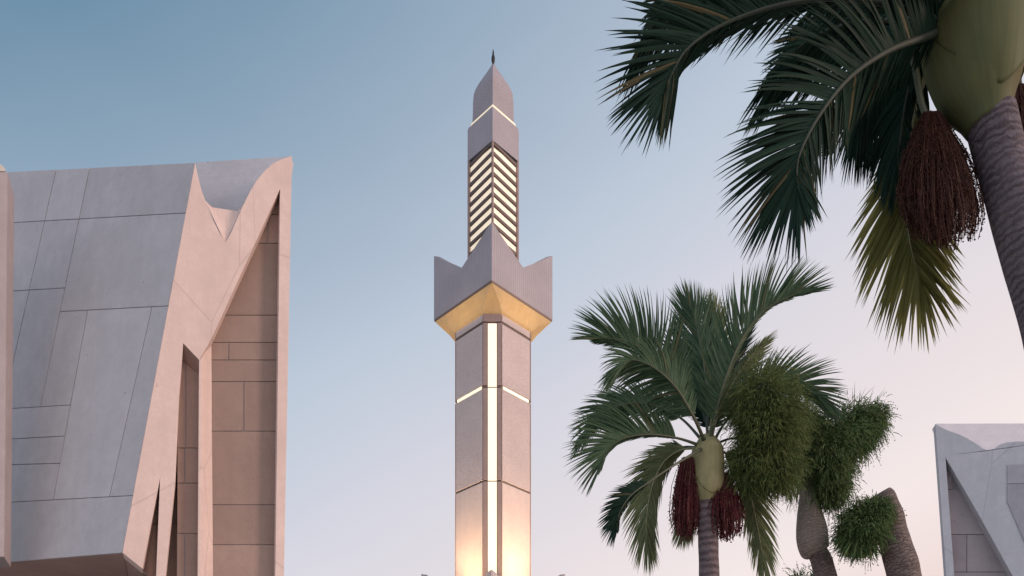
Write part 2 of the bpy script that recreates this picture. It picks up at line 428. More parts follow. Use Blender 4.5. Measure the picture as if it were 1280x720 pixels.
# dark arrises on the solid blocks' corners
# lower gallery whose tips just enter the picture
low = [(0, 322.5), (.05, 318), (.12, 309), (.25, 292), (.5, 274), (.7, 276), (.84, 287), (.9, 293), (.95, 297.5), (1, 299.5)]
lows = [(0, 322.5), (.05, 318), (.12, 309), (.25, 292), (.5, 274), (.75, 292), (.88, 309), (.95, 318), (1, 322.5)]
crown(90, 5, 236, lows, None, low, 250, 'lower_gallery', 'ribbed')
mb = MB(); mb.loft([octa(224, 70.4, 18), sq8(240, 86, .6), sq8(252, 86, .6)]); mb.build('gallery_floor', 'gold', mt)
# floodlight housings standing on the gallery floor, and their lamps
for k in range(4):
    o = octa(0, 84, 22); a = o[2 * k + 1]; b = o[(2 * k + 2) % 8]; c = (a + b) / 2; c.z = zH(252)
    t = (b - a).normalized(); n = Vector((t.y, -t.x, 0))
    mb = MB(); mb.prism([c + t * 1.0 + Vector((0, 0, .0)), c - t * 1.0, c - t * 1.0 + Vector((0, 0, .3)), c + t * 1.0 + Vector((0, 0, .3))], n * .35)
    mb.build('floodlight', 'dark', mt)
    ld = bpy.data.lights.new('flood_lamp', 'AREA'); ld.shape = 'RECTANGLE'; ld.size = 3.2; ld.size_y = .6
    ld.color = (1, .66, .36); ld.energy = 860; ld.spread = R(130)
    lo = bpy.data.objects.new('flood_lamp', ld); col.objects.link(lo)
    lo.location = c - n * .1 + Vector((0, 0, .5))
    d = (Vector((0, 0, 1)) - n * .42).normalized(); lo.rotation_euler = d.to_track_quat('-Z', 'Y').to_euler()
    # uplight under the crown
    o = octa(0, 60, 11); c = (o[2 * k + 1] + o[(2 * k + 2) % 8]) / 2; c2 = Vector((c.x, c.y, zH(607)))
    ld = bpy.data.lights.new('crown_lamp', 'AREA'); ld.shape = 'RECTANGLE'; ld.size = 3.2; ld.size_y = .25
    ld.color = (1, .66, .30); ld.energy = 34; ld.spread = R(170)
    lo = bpy.data.objects.new('crown_lamp', ld); col.objects.link(lo)
    lo.location = c2 + n * .45
    lo.rotation_euler = (Vector((0, 0, 1)) + n * .25).to_track_quat('-Z', 'Y').to_euler()

# ============================================================ LEFT BUILDING
p0 = at(200, 600, 24)
Pp = Plane(p0, (.4, -1, 0))
lb = thing('concrete_building', (at(200, 600, 24).x, 26, 0), 'angular grey and pink concrete building with sharp folded ribs, left of the minaret', 'building', None)
A = Pp.hit(244, 203); B = Pp.hit(153, 691); C = at(7, 703, 25.6)
Gn = (B - A).cross(C - A).normalized()
if Gn.y > 0: Gn = -Gn
G = Plane(A, Gn)
sn = Pp.n
# grey wing: backing + panels
back = G.back(.05)
wing = [back.hit(*q) for q in ((243.5, 204), (153.5, 690), (-60, 707.5), (-60, 219.5))]
mb = MB(); mb.prism(wing, Vector((-3.2, 8, 0))); mb.build('grey_wing', 'joint', lb)
lineL = lambda y: -58
lineA = lambda y: 69 - (y - 216) * .223
lineB = lambda y: 111 - (y - 214) * .2055
lineC = lambda y: 109 - (y - 390) * .181
lineD = lambda y: 179 - (y - 432) * .223
lineR = lambda y: 244 - (y - 203) * .1865
lineM = lambda y: 190 - (y - 540) * .2
H1 = lambda x: 278.5 - (x - 11) * .056
Ht = lambda x: 214.8 - (x - 7) * .0497
H2 = lambda x: 364 - (x - 11) * .06
H3 = lambda x: 389.3 - (x - 77) * .053
H4 = lambda x: 511 - (x - 8) * .06
H5 = lambda x: 549 - (x - 8) * .055
H6 = lambda x: 581 - (x - 8) * .03
H7 = lambda x: 628 - (x - 8) * .055
Hb = lambda x: 703 - (x - 7) * .0815
def corner(lx, ly):
    y = 400.0
    for _ in range(12): y = ly(lx(y))
    return (lx(y), y)
def panel_poly(l, r, t, b, gap=.42):
    q = [corner(l, t), corner(r, t), corner(r, b), corner(l, b)]
    return [(q[0][0] + gap, q[0][1] + gap), (q[1][0] - gap, q[1][1] + gap), (q[2][0] - gap, q[2][1] - gap), (q[3][0] + gap, q[3][1] - gap)]
mb = MB()
pan = [(lineL, lineA, Ht, H1), (lineA, lineB, Ht, H1), (lineB, lineR, Ht, H1),
       (lineL, lineA, H1, H2), (lineA, lineB, H1, H2), (lineB, lineR, H1, H3),
       (lineL, lineA, H2, H4), (lineA, lineB, H2, H4), (lineB, lineC, H3, H4), (lineC, lineD, H3, H7), (lineD, lineR, H3, H7),
       (lineL, lineC, H4, H5), (lineL, lineC, H5, H6), (lineL, lineC, H6, H7), (lineL, lineR, H7, Hb)]
for l, r, t, b in pan:
    q = panel_poly(l, r, t, b)
    if q[0][0] >= q[1][0] - 1 or q[3][0] >= q[2][0] - 1: continue
    mb.prism([G.hit(*c) for c in q], -G.n * .045)
mb.build('cladding_panel', 'grey', lb, bevel=.008)
# soffit under the wing
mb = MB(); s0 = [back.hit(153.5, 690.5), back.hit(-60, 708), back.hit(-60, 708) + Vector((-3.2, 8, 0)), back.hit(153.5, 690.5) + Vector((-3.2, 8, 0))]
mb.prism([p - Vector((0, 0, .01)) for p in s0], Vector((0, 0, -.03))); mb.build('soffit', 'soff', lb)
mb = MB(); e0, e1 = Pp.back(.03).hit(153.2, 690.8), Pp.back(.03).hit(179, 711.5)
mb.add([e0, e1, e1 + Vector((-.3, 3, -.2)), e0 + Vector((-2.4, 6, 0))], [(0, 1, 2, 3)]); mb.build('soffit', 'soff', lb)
# folded pink rib frame
rib = [(244, 203), (248, 222), (252, 238), (258, 254), (266, 274), (274, 290), (281.5, 303), (288, 292), (296, 274), (304, 256), (312, 240), (321, 225),
       (332, 212), (343, 203), (352, 199), (365, 194.5), (360, 457), (355, 720), (348, 1108), (339, 1108), (344, 720), (347, 478), (350, 236), (307, 330), (264, 424), (249, 450), (229, 429),
       (224, 492), (219, 600), (207, 720), (198, 1108), (186, 1108), (195, 720), (200, 598), (178, 711), (153, 691)]
mb = MB(); mb.prism([Pp.hit(*q) for q in rib], -sn * .5); mb.build('rib_frame', 'pink', lb, bevel=.03)
# recess walls of horizontal stone courses with fine joints
def coursed(mb, plane, xl, xr, ys, gap=.5, th=.06, slope=0):
    """xl, xr: functions of y; ys: course lines, top to bottom"""
    for a, b in zip(ys[:-1], ys[1:]):
        xm = (xl((a + b) / 2), xr((a + b) / 2)); sx = lerp(xm[0], xm[1], random.choice((.3, .5, .65)))
        ok = random.random() > .4 and sx - 3 > max(xl(a), xl(b))
        for u, v in (((0, sx), (sx, 1)) if ok else ((0, 1),)):
            n = max(1, int((b - a) / 40)); lf = []; rt = []
            for i in range(n + 1):
                y = lerp(a + gap, b - gap, i / n)
                x0, x1 = xl(y), xr(y)
                lf.append((u + gap if u else x0, y)); rt.append((v - gap if v != 1 else x1, y))
            if rt[0][0] - lf[0][0] < .6: continue
            mb.prism([plane.hit(*q) for q in lf + rt[::-1]], -plane.n * th)
RW = Pp.back(.42)
def lin(x0, y0, x1, y1): return lambda y: x0 + (x1 - x0) * (y - y0) / (y1 - y0)
def piece(*pts):
    def f(y):
        for (x0, y0), (x1, y1) in zip(pts[:-1], pts[1:]):
            if y <= y1: return x0 + (x1 - x0) * (y - y0) / (y1 - y0)
        return pts[-1][0]
    return f
xl = piece((347, 215), (262, 400), (257, 440), (257, 1108)); xr = piece((356, 215), (350, 720), (344, 1108))
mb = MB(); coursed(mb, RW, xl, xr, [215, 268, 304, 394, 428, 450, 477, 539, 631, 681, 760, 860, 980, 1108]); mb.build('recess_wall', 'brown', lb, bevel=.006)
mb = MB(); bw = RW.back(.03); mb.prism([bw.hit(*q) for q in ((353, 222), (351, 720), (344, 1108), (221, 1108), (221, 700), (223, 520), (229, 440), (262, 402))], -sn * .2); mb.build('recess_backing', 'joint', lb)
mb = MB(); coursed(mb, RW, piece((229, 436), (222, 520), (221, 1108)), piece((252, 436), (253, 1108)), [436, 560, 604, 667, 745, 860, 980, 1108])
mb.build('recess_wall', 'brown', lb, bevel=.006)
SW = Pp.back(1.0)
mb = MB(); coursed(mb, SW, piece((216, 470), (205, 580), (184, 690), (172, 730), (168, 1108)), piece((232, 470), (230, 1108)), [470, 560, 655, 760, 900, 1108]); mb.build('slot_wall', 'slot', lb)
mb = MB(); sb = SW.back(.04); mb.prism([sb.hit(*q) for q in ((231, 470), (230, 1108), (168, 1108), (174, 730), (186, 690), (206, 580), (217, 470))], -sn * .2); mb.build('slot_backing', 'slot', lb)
# hanging pier between the two recesses: narrow lit front, chamfered right face
def row(y, fl, fr, rr):
    a = Pp.back(.004).hit(fl, y[0]); b = Pp.back(.004).hit(fr, y[1]); c = RW.back(-.01).hit(rr, y[2]); d = a - sn * .42
    return [a, b, c, d]
mb = MB(); mb.loft([row((1108, 1108, 1108), 245.5, 250.5, 267), row((720, 720, 720), 247, 251, 266.5), row((450.5, 447, 428), 248.7, 251.8, 264.5)])
mb.build('pier', 'pink', lb, bevel=.012)
# bevel facet over the slot
mb = MB(); q = [Pp.back(.01).hit(229.2, 429.5), Pp.back(.01).hit(249, 450), RW.back(-.02).hit(247.5, 466), RW.back(-.02).hit(227.5, 449)]
mb.add(q, [(0, 1, 2, 3)]); mb.build('bevel_facet', 'brown', lb)
# blue grey facet between the horns
a1 = at(246, 202.5, Pp.hit(246, 202).y + 1.9); a2 = at(363, 195.5, Pp.hit(363, 195).y + .62); a3 = at(281, 320, Pp.hit(281, 320).y + 1.5)
fn = (a2 - a1).cross(a3 - a1).normalized()
if fn.y > 0: fn = -fn
FB = Plane(a1, fn)
mb = MB(); mb.prism([FB.hit(*q) for q in ((244.6, 202.8), (363.5, 195.2), (357, 235), (300, 320), (262, 320), (251, 260))], -fn * .3)
mb.build('top_facet', 'facet', lb, bevel=.02)
# curved fillet rising from the crotch back to the facet
mb = MB()
c0, c1, c2 = Pp.back(.05).hit(256.5, 251), Pp.back(.05).hit(281.5, 303.5), Pp.back(.05).hit(305, 254)
b0, b1, b2 = Pp.back(.34).hit(254, 248), Pp.back(.34).hit(280, 263), Pp.back(.34).hit(309, 249)
rows = []
for i in range(7):
    t = i / 6; s = t
    lft = [c0.lerp(c1, k / 6) for k in range(7)] + [c1.lerp(c2, k / 6) for k in range(1, 7)]; bm_ = Pp.back(.34).hit(265, 259); bn_ = Pp.back(.34).hit(297, 264); bk = [b0.lerp(bm_, k / 3) for k in range(4)] + [bm_.lerp(bn_, k / 6) for k in range(1, 7)] + [bn_.lerp(b2, k / 3) for k in range(1, 4)]
    rows.append([p.lerp(q, t) for p, q in zip(lft, bk)])
n = 13; mb.add([p for r_ in rows for p in r_], [(i * n + j, i * n + j + 1, (i + 1) * n + j + 1, (i + 1) * n + j) for i in range(6) for j in range(n - 1)])
mb.build('crotch_fillet', 'pink', lb)
# main volume behind
BV = Pp.back(1.95)
mb = MB(); mb.prism([BV.hit(*q) for q in ((255, 212), (359, 206), (350, 720), (343, 1108), (215, 1108), (215, 720), (235, 430))], Vector((-3.2, 8, 0))); mb.build('main_volume', 'brown', lb)
mb = MB(); mb.prism([Pp.back(.52).hit(*q) for q in ((357, 210), (362.5, 204), (353, 720), (346, 1108), (341, 1108), (348, 720))], -sn * 1.5 + Vector((-.3, 0, 0))); mb.build('side_wall', 'pink', lb)
# narrow pier at the far left, with its rounded cap
PL = Plane(at(5, 500, 23.6), (.4, -1, 0))
mb = MB(); mb.prism([PL.hit(*q) for q in ((9.6, 214.2), (5.2, 696), (-70, 700), (-70, 217))], -sn * 1.0); mb.build('end_pier', concrete('pinkish grey pier', (.44, .375, .375, 1), .1, 0), lb, bevel=.03)
mb = MB(); cp = [PL.back(.1).hit(-20 + 27 * math.cos(a), 214 - 13.5 * math.sin(a)) for a in [math.pi * i / 16 for i in range(17)]]
mb.prism(cp, -sn * .7); mb.build('pier_cap', 'cap', lb, bevel=.02)
# recessed ground storey (below the frame)
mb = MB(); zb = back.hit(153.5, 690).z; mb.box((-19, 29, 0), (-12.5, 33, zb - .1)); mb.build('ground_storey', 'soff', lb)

# ============================================================ RIGHT BUILDING
Q = Plane(at(1180, 600, 28), (-.4, -1, 0)); qn = Q.n
rb = thing('concrete_pavilion', (16, 30, 0), 'pale blue grey concrete building with diagonal rib, cut by the right edge', 'building', None)
ribr = [(1169, 529.5), (1178, 534.5), (1188, 539), (1200, 543), (1210, 548), (1220, 554), (1229, 560.5), (1236, 563), (1243, 560.5), (1250, 555.5), (1260, 552.5), (1275, 551.5), (1300, 553),
        (1360, 545), (1520, 530), (1520, 1108), (1490, 1108), (1264, 717), (1222, 641), (1182, 572), (1193, 720), (1218, 1108), (1204, 1108), (1182.5, 720), (1175.5, 620)]
mb = MB(); mb.prism([Q.hit(*q) for q in ribr], -qn * .55); mb.build('rib_frame', 'rfront', rb, bevel=.03)
QR = Q.back(.5)
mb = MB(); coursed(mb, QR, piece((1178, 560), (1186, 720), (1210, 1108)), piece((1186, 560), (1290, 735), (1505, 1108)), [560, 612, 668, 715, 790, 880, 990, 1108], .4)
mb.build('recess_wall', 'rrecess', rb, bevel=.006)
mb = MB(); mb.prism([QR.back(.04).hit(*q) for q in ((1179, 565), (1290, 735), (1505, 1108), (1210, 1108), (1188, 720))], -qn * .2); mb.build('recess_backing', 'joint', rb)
# slabs set into the right-hand face
mb = MB(); QF = Q.back(-.035)
for q in ([(1259, 581), (1330, 578), (1330, 603), (1259, 604.5)], [(1331, 578), (1420, 574), (1420, 603), (1331, 603)],
          [(1259, 606), (1330, 604.5), (1330, 760), (1302, 716), (1281, 678), (1262, 634), (1259, 628)], [(1331, 604.5), (1420, 604.5), (1420, 890), (1331, 760)]):
    mb.prism([QF.hit(*c) for c in q], -qn * .03)
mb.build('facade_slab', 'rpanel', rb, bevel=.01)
b1 = at(1169.6, 529.3, Q.hit(1169.6, 529).y + .62); b2 = at(1400, 528.8, Q.hit(1400, 529).y + 2.4); b3 = at(1238, 590, Q.hit(1238, 590).y + .75)
fn2 = (b2 - b1).cross(b3 - b1).normalized()
if fn2.y > 0: fn2 = -fn2
FR = Plane(b1, fn2)
mb = MB(); mb.prism([FR.hit(*q) for q in ((1169.8, 529.2), (1420, 528.6), (1420, 600), (1230, 590), (1190, 556), (1176, 545))], -fn2 * .3); mb.build('top_facet', 'rfacet', rb, bevel=.02)
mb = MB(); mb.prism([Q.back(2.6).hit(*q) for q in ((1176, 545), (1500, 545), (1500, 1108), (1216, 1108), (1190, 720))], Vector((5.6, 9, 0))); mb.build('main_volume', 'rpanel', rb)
mb = MB(); mb.prism([Q.back(.56).hit(*q) for q in ((1171, 536), (1176, 545), (1190, 720), (1216, 1108), (1206, 1108), (1184, 720))], -qn * 2 + Vector((.9, 0, 0))); mb.build('side_wall', 'rfront', rb)

# ============================================================ PALMS
V = Vector((0, 1, 0))
def leaflet(mb, p, d, w, L, width, droop, segs=6, fold=.22, curl=None):
    """narrow blade from p along d, width direction w, drooping with gravity; folded on its midline"""
    vs = []; q = p.copy(); dd = d.normalized(); nrm = dd.cross(w).normalized()
    for i in range(segs + 1):
        t = i / segs
        wd = width * (min(1, .6 + t * 2.2)) * (1 - t ** 1.7) if i < segs else 0.0004
        ww = (w - dd * w.dot(dd)).normalized()
        nn = dd.cross(ww).normalized()
        vs += [q + ww * wd * .5 - nn * wd * fold, q + nn * wd * .0, q - ww * wd * .5 - nn * wd * fold]
        q = q + dd * (L / segs)
        dd = (dd + Vector((0, 0, -1)) * droop * (L / segs) + (curl or Vector((0, 0, 0))) * (1 / segs)).normalized()
    fs = []
    for i in range(segs):
        a = i * 3
        fs += [(a, a + 1, a + 4, a + 3), (a + 1, a + 2, a + 5, a + 4)]
    mb.add(vs, fs)

def frond(parent, pts, Y, nleaf, L, curl=.45, sideA=1, ampA=1.0, ampB=.8, vA=.25, vB=.9, width=.03, mat='frond_dark', rmat='rachis', rad=.03,
          a0=70, a1=14, droop=.8, start=.12, rise=.35, jit=1.0, B=True, endlen=.72, dens=1.45, flare=.35, label=None, seed=None):
    """pts: (px, py, depth offset). sideA = +1: leaflets of side A leave to the left of travel, -1 to the right"""
    rs = random.Random(seed if seed is not None else int(pts[0][0] * 31 + pts[-1][0] * 17 + pts[-1][1]))
    P3 = [at(x, y, Y + dz) for x, y, dz in pts]; N = 80; C_ = spline(P3, N)
    mbr = MB(); tube(mbr, C_[::2], [rad * (1 - .86 * (i / (N / 2 - 1)) ** .8) * (1 + flare * math.exp(-i / 2.5)) for i in range(N // 2)], 8)
    mbl = MB(); nleaf = int(nleaf * dens)
    for i in range(nleaf):
        t = start + (1 - start) * (i + .5) / nleaf
        for sd in ((0, 1) if B else (0,)):
            tt = min(.9999, max(0, t + rs.uniform(-.3, .3) / nleaf)); x = tt * (N - 1); k = int(x)
            p = C_[k].lerp(C_[min(k + 1, N - 1)], x - k)
            T = (C_[min(k + 2, N - 1)] - C_[max(k - 2, 0)]).normalized()
            toCam = (CAM - p).normalized(); I = toCam.cross(T).normalized()   # left of travel as seen from the path's open side
            ta = (t - start) / (1 - start)
            s = 1 if sd == 0 else -1
            vv = lerp(vA if sd == 0 else vB, .22, ta ** 2.5)
            S = (I * sideA * s * math.cos(vv * math.pi / 2) - toCam * math.sin(vv * math.pi / 2)).normalized()
            al = R(lerp(a0, a1, ta ** 1.15) + rs.gauss(0, 3.5) * jit)
            al = lerp(al, R(rs.uniform(-3, 7)), max(0, (ta - .8) / .2) ** 1.6)
            d = T * math.cos(al) + S * math.sin(al)
            d += Vector((rs.gauss(0, .035), rs.gauss(0, .05), rs.gauss(0, .035))) * jit
            prof = min(1, rise + (1 - rise) * math.sin(min(1, ta / .38) * math.pi / 2)) * lerp(1, endlen, max(0, (ta - .5) / .5) ** 1.5)
            Lx = L * prof * (ampA if sd == 0 else ampB) * rs.uniform(.88, 1.06)
            w = T * math.sin(al) - S * math.cos(al)
            w = (w + d.cross(w) * rs.gauss(0, .22)).normalized()
            if rs.random() < .03: Lx *= rs.uniform(.45, .8)
            leaflet(mbl, p, d, w, Lx, width * rs.uniform(.8, 1.15) * lerp(1, .62, ta ** 2), droop * rs.uniform(.6, 1.4), curl=T * curl)
    f = mbl.build('frond', mat, parent, label=label); f['_o'] = tuple(parent.location)
    mbr.build('stalk', rmat, f, True)
    return f
def crownshaft(parent, pts, Y, mat, seg=28):
    """pts: (cx, cy, radius px)"""
    P = spline([Vector((x, y, r)) for x, y, r in pts], 26)
    mb = MB(); tube(mb, [at(p.x, p.y, Y) for p in P], [p.z / F * Y for p in P], seg, True); return mb.build('crownshaft', mat, parent, True)
def sheath(parent, pts, Y, mat, a0, a1, t0, t1, slant, grow=1.03, edge=.012):
    """overlapping leaf base: a shell around part of the crownshaft with a slanted free hem"""
    P = spline([Vector((x, y, r)) for x, y, r in pts], 60); mb = MB(); m, n = 26, 24; vs = []; uvs = []
    for i in range(n + 1):
        for j in range(m + 1):
            v = j / m; a = lerp(a0, a1, v); t = lerp(t0, t1 + slant * (abs(v - .5) * 2) ** 1.6, i / n); x = max(0, min(58.99, t * 59)); k = int(x); p = P[k].lerp(P[k + 1], x - k)
            c = at(p.x, p.y, Y); r = p.z / F * Y * lerp(1.0, grow, min(1, i / 4)) * (1.0 + .012 * noise.noise(Vector((a * 2, i * .2, 3))))
            vs.append(c + Vector((math.cos(a) * r, math.sin(a) * r, 0))); uvs.append((.06 + .22 * abs(1 - 2 * v) if grow > 1.04 else .30 + .35 * v, i * .03))
    fs = [(i * (m + 1) + j, i * (m + 1) + j + 1, (i + 1) * (m + 1) + j + 1, (i + 1) * (m + 1) + j) for i in range(n) for j in range(m)]
    mb.add(vs, fs); mb.uv = uvs; o = mb.build('leaf_sheath', mat, parent, True)
    md = o.modifiers.new('thickness', 'SOLIDIFY'); md.thickness = edge; md.offset = 1; return o
def trunk(parent, pts, Y, mat, n=70, seg=24, wob=0, name='trunk', rings=None):
    P = spline([Vector((x, y, r)) for x, y, r in pts], n)
    rr = []
    for i, p in enumerate(P):
        r = p.z / F * Y
        rr.append(r)
    mb = MB(); tube(mb, [at(p.x, p.y, Y) for p in P], rr, seg, True, wob); return mb.build(name, mat, parent, True)
def fruit(parent, stalk, Y, top, bot, wtop, wbot, n, mat, smat='rachis', rs=None, beads=7, bead=.010, srad=.03, thick=.004):
    """hanging broom of beaded strands between top (px,py) and bot (px,py)"""
    rs = rs or random.Random(5); mb = MB()
    for i in range(n):
        a = rs.uniform(0, 2 * math.pi); q = math.sqrt(rs.random())
        ox, oy = math.cos(a) * q, math.sin(a) * q
        ln = rs.uniform(.45, 1.0) if q > .5 else rs.uniform(.7, 1.06); q2 = rs.uniform(.85, 1.18); ox *= q2; oy *= q2; ph = rs.uniform(0, 6.28)
        p_ = []
        for k in range(6):
            t = k / 5 * ln
            w = lerp(wtop, wbot, math.sin(min(1, t * 1.35) * math.pi / 2)) * (1 - .22 * max(0, t - .75) / .25)
            x = lerp(top[0], bot[0], t) + ox * w + math.sin(t * 5 + ph) * w * .06; y = lerp(top[1], bot[1], t)
            p_.append(at(x, y, Y + oy * w / F * Y) + Vector((rs.gauss(0, .004), 0, rs.gauss(0, .004))) * Y / 6)
        for k in range(5):
            a_, b_ = p_[k], p_[k + 1]; sx = Vector((thick, thick * rs.uniform(-1, 1), 0))
            mb.add([a_ - sx, a_ + sx, b_ + sx, b_ - sx], [(0, 1, 2, 3)])
        for k in range(beads):
            t = rs.uniform(.12, 1); x = t * 4.999; kk = int(x); c = p_[kk].lerp(p_[kk + 1], x - kk) + Vector((rs.gauss(0, bead), rs.gauss(0, bead), rs.gauss(0, bead)))
            r = bead * rs.uniform(.5, 1.5)
            mb.add([c + Vector(v) * r for v in ((1, 0, 0), (-1, 0, 0), (0, 1, 0), (0, -1, 0), (0, 0, 1), (0, 0, -1))],
                   [(0, 2, 4), (2, 1, 4), (1, 3, 4), (3, 0, 4), (2, 0, 5), (1, 2, 5), (3, 1, 5), (0, 3, 5)])
    f = mb.build('fruit_cluster', mat, parent); f['_o'] = tuple(parent.location)
    if stalk:
        mb = MB(); C_ = spline([at(x, y, Y + dz) for x, y, dz in stalk], 24); tube(mb, C_, [srad * (1 - .3 * i / 23) for i in range(24)], 10); mb.build('stalk', smat, f, True)
    return f
def bristles(parent, name, lobes, Y, n, L, mat, width, grav=.35, core=.72, seed=3, bead=True):
    """shaggy mass of short stiff needles; lobes: (px, py, rx, ry, dz, weight)"""
    rs = random.Random(seed); mb = MB(); mc = MB(); tot = sum(l[5] for l in lobes)
    for (x, y, rx, ry, dz, wt) in lobes:
        c = at(x, y, Y + dz); ax = rx / F * Y; az = ry / F * Y; ay = (ax + az) / 2
        for _ in range(int(n * wt / tot)):
            v = Vector((rs.gauss(0, 1), rs.gauss(0, 1), rs.gauss(0, 1))).normalized(); q = min(1.42, abs(rs.gauss(.78, .23)))
            q *= 1 + .55 * noise.noise(Vector((v.x * 2.2 + x, v.y * 2.2, v.z * 2.2 + y)))
            p = c + Vector((v.x * ax, v.y * ay, v.z * az)) * q
            d = (v + Vector((rs.gauss(0, .35), rs.gauss(0, .35), rs.gauss(0, .35) - grav))).normalized()
            l = L * rs.uniform(.6, 1.25); w = d.cross(Vector((rs.gauss(0, 1), rs.gauss(0, 1), rs.gauss(0, 1)))).normalized() * width * rs.uniform(.7, 1.2)
            m_ = p + d * l * .55 + Vector((0, 0, -.06 * l)); e = p + d * l + Vector((0, 0, -.3 * l))
            mb.add([p - w * .4, p + w * .4, m_ + w * .5, e, m_ - w * .5], [(0, 1, 2, 4), (4, 2, 3)])
            if bead and rs.random() < .75:
                r = width * .75; cc = e
                mb.add([cc + Vector(u) * r for u in ((1, 0, 0), (-.5, .8, 0), (-.5, -.8, 0), (0, 0, 1.2), (0, 0, -1.2))], [(0, 1, 3), (1, 2, 3), (2, 0, 3), (1, 0, 4), (2, 1, 4), (0, 2, 4)])
        # dark ragged core, added inside to make the clump opaque
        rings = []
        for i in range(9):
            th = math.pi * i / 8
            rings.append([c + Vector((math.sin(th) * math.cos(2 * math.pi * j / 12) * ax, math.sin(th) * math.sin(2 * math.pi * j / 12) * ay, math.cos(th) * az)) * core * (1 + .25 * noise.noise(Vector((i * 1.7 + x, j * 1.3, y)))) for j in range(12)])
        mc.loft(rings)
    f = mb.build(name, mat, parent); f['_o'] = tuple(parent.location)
    mc.build('opaque_core', 'core', f, True)
    return f

# ---------- near palm (upper right)
YN = 6.0
near = thing('palm_tree', at(1345, 1313, YN), 'large near palm with olive crownshaft and curved ringed trunk, cut by the upper right corner', 'palm tree', 'palms in the plaza')
trunk(near, [(1238, 146, 28.5), (1249, 190, 28), (1265, 250, 28), (1285, 320, 29), (1312, 410, 30), (1335, 560, 31), (1348, 800, 33), (1345, 1080, 37), (1345, 1313, 48)], YN, 'bark_near', 160, 32, .004)
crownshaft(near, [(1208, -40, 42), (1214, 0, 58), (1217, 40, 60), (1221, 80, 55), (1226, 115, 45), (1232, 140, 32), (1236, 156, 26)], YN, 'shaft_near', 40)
SHN = [(1208, -40, 42), (1214, 0, 58), (1217, 40, 60), (1221, 80, 55), (1226, 115, 45), (1232, 140, 32), (1236, 156, 26)]
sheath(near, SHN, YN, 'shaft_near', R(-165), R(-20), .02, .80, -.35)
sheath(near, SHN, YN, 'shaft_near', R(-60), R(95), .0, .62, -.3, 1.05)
kw = dict(flare=1.0, width=.044, rad=.027, rmat='stalk_dark')
# upper left arching frond
frond(near, [(1195, 34, 0), (1176, 26, -.1), (1120, 8, -.25), (1050, -2, -.35), (975, 6, -.4), (905, 30, -.42), (860, 60, -.42), (840, 92, -.4), (832, 112, -.4)], YN, 100, .68, sideA=-1, ampA=1, ampB=.75, vA=.1, vB=.93, a0=52, a1=26, droop=.35, start=.1, endlen=.74, curl=.15, dens=1.45, **kw)
# second big frond
frond(near, [(1192, 34, .0), (1158, 46, -.15), (1110, 64, -.3), (1062, 97, -.42), (1025, 143, -.5), (1002, 186, -.52), (996, 214, -.5), (999, 240, -.5)], YN, 104, .70, sideA=-1, ampA=1, ampB=.62, vA=.12, vB=.6, a0=60, a1=30, droop=.6, start=.06, endlen=.70, curl=.15, dens=1.45, **kw)
# hanging dark frond behind it
frond(near, [(1160, 50, .15), (1128, 66, .3), (1098, 92, .42), (1080, 120, .5), (1070, 150, .55)], YN, 56, .66, sideA=-1, ampA=.8, ampB=1.0, vA=.45, vB=.1, a0=85, a1=10, droop=2.2, start=.06, **kw)
frond(near, [(1165, 45, .1), (1148, 70, .3), (1135, 115, .42), (1126, 165, .5), (1120, 215, .5)], YN, 56, .55, sideA=-1, ampA=1, ampB=.9, vA=.2, vB=.2, a0=55, a1=8, droop=1.6, start=.1, **kw)
# small dark fronds filling the crown toward the left and top
frond(near, [(1175, 25, .2), (1120, 25, .4), (1060, 30, .5), (1010, 50, .6), (975, 85, .7)], YN, 80, .72, sideA=-1, ampA=.5, ampB=1, vA=.5, vB=.15, a0=60, a1=10, droop=1.0, start=.08, **kw)
frond(near, [(1185, 15, 0), (1130, -25, -.1), (1060, -45, -.2), (980, -50, -.2), (900, -30, -.2), (845, 0, -.2), (815, 40, -.15)], YN, 90, .70, sideA=-1, ampA=.5, ampB=1, vA=.4, vB=.1, a0=60, a1=8, droop=1.2, start=.1, **kw)
frond(near, [(1195, 10, .1), (1165, -30, .3), (1120, -70, .4), (1060, -100, .5), (990, -110, .6)], YN, 60, .75, sideA=-1, ampA=.8, ampB=1, vA=.3, vB=.2, a0=60, a1=10, droop=1.4, start=.1, **kw)
frond(near, [(1205, 0, -.2), (1190, -50, -.5), (1150, -110, -.8), (1090, -150, -1.0)], YN, 50, .7, sideA=-1, ampA=.9, ampB=.9, vA=.3, vB=.3, a0=60, a1=10, droop=.9, start=.1, **kw)
frond(near, [(1225, 0, 0), (1240, -60, 0), (1290, -130, -.1), (1370, -160, -.1), (1450, -130, -.1)], YN, 60, .7, sideA=1, ampA=.9, ampB=.9, vA=.3, vB=.3, a0=60, a1=10, droop=.9, start=.1, **kw)
frond(near, [(1250, 0, .1), (1310, -30, .2), (1390, -20, .2), (1460, 40, .2), (1500, 120, .2)], YN, 70, .7, sideA=1, ampA=.9, ampB=.8, vA=.3, vB=.4, a0=60, a1=10, droop=.9, start=.1, **kw)
frond(near, [(1245, 5, .4), (1280, -5, .7), (1330, 40, 1), (1360, 110, 1.1)], YN, 60, .6, sideA=1, ampA=.8, ampB=.6, vA=.3, vB=.5, a0=60, a1=10, droop=1.1, start=.1, **kw)
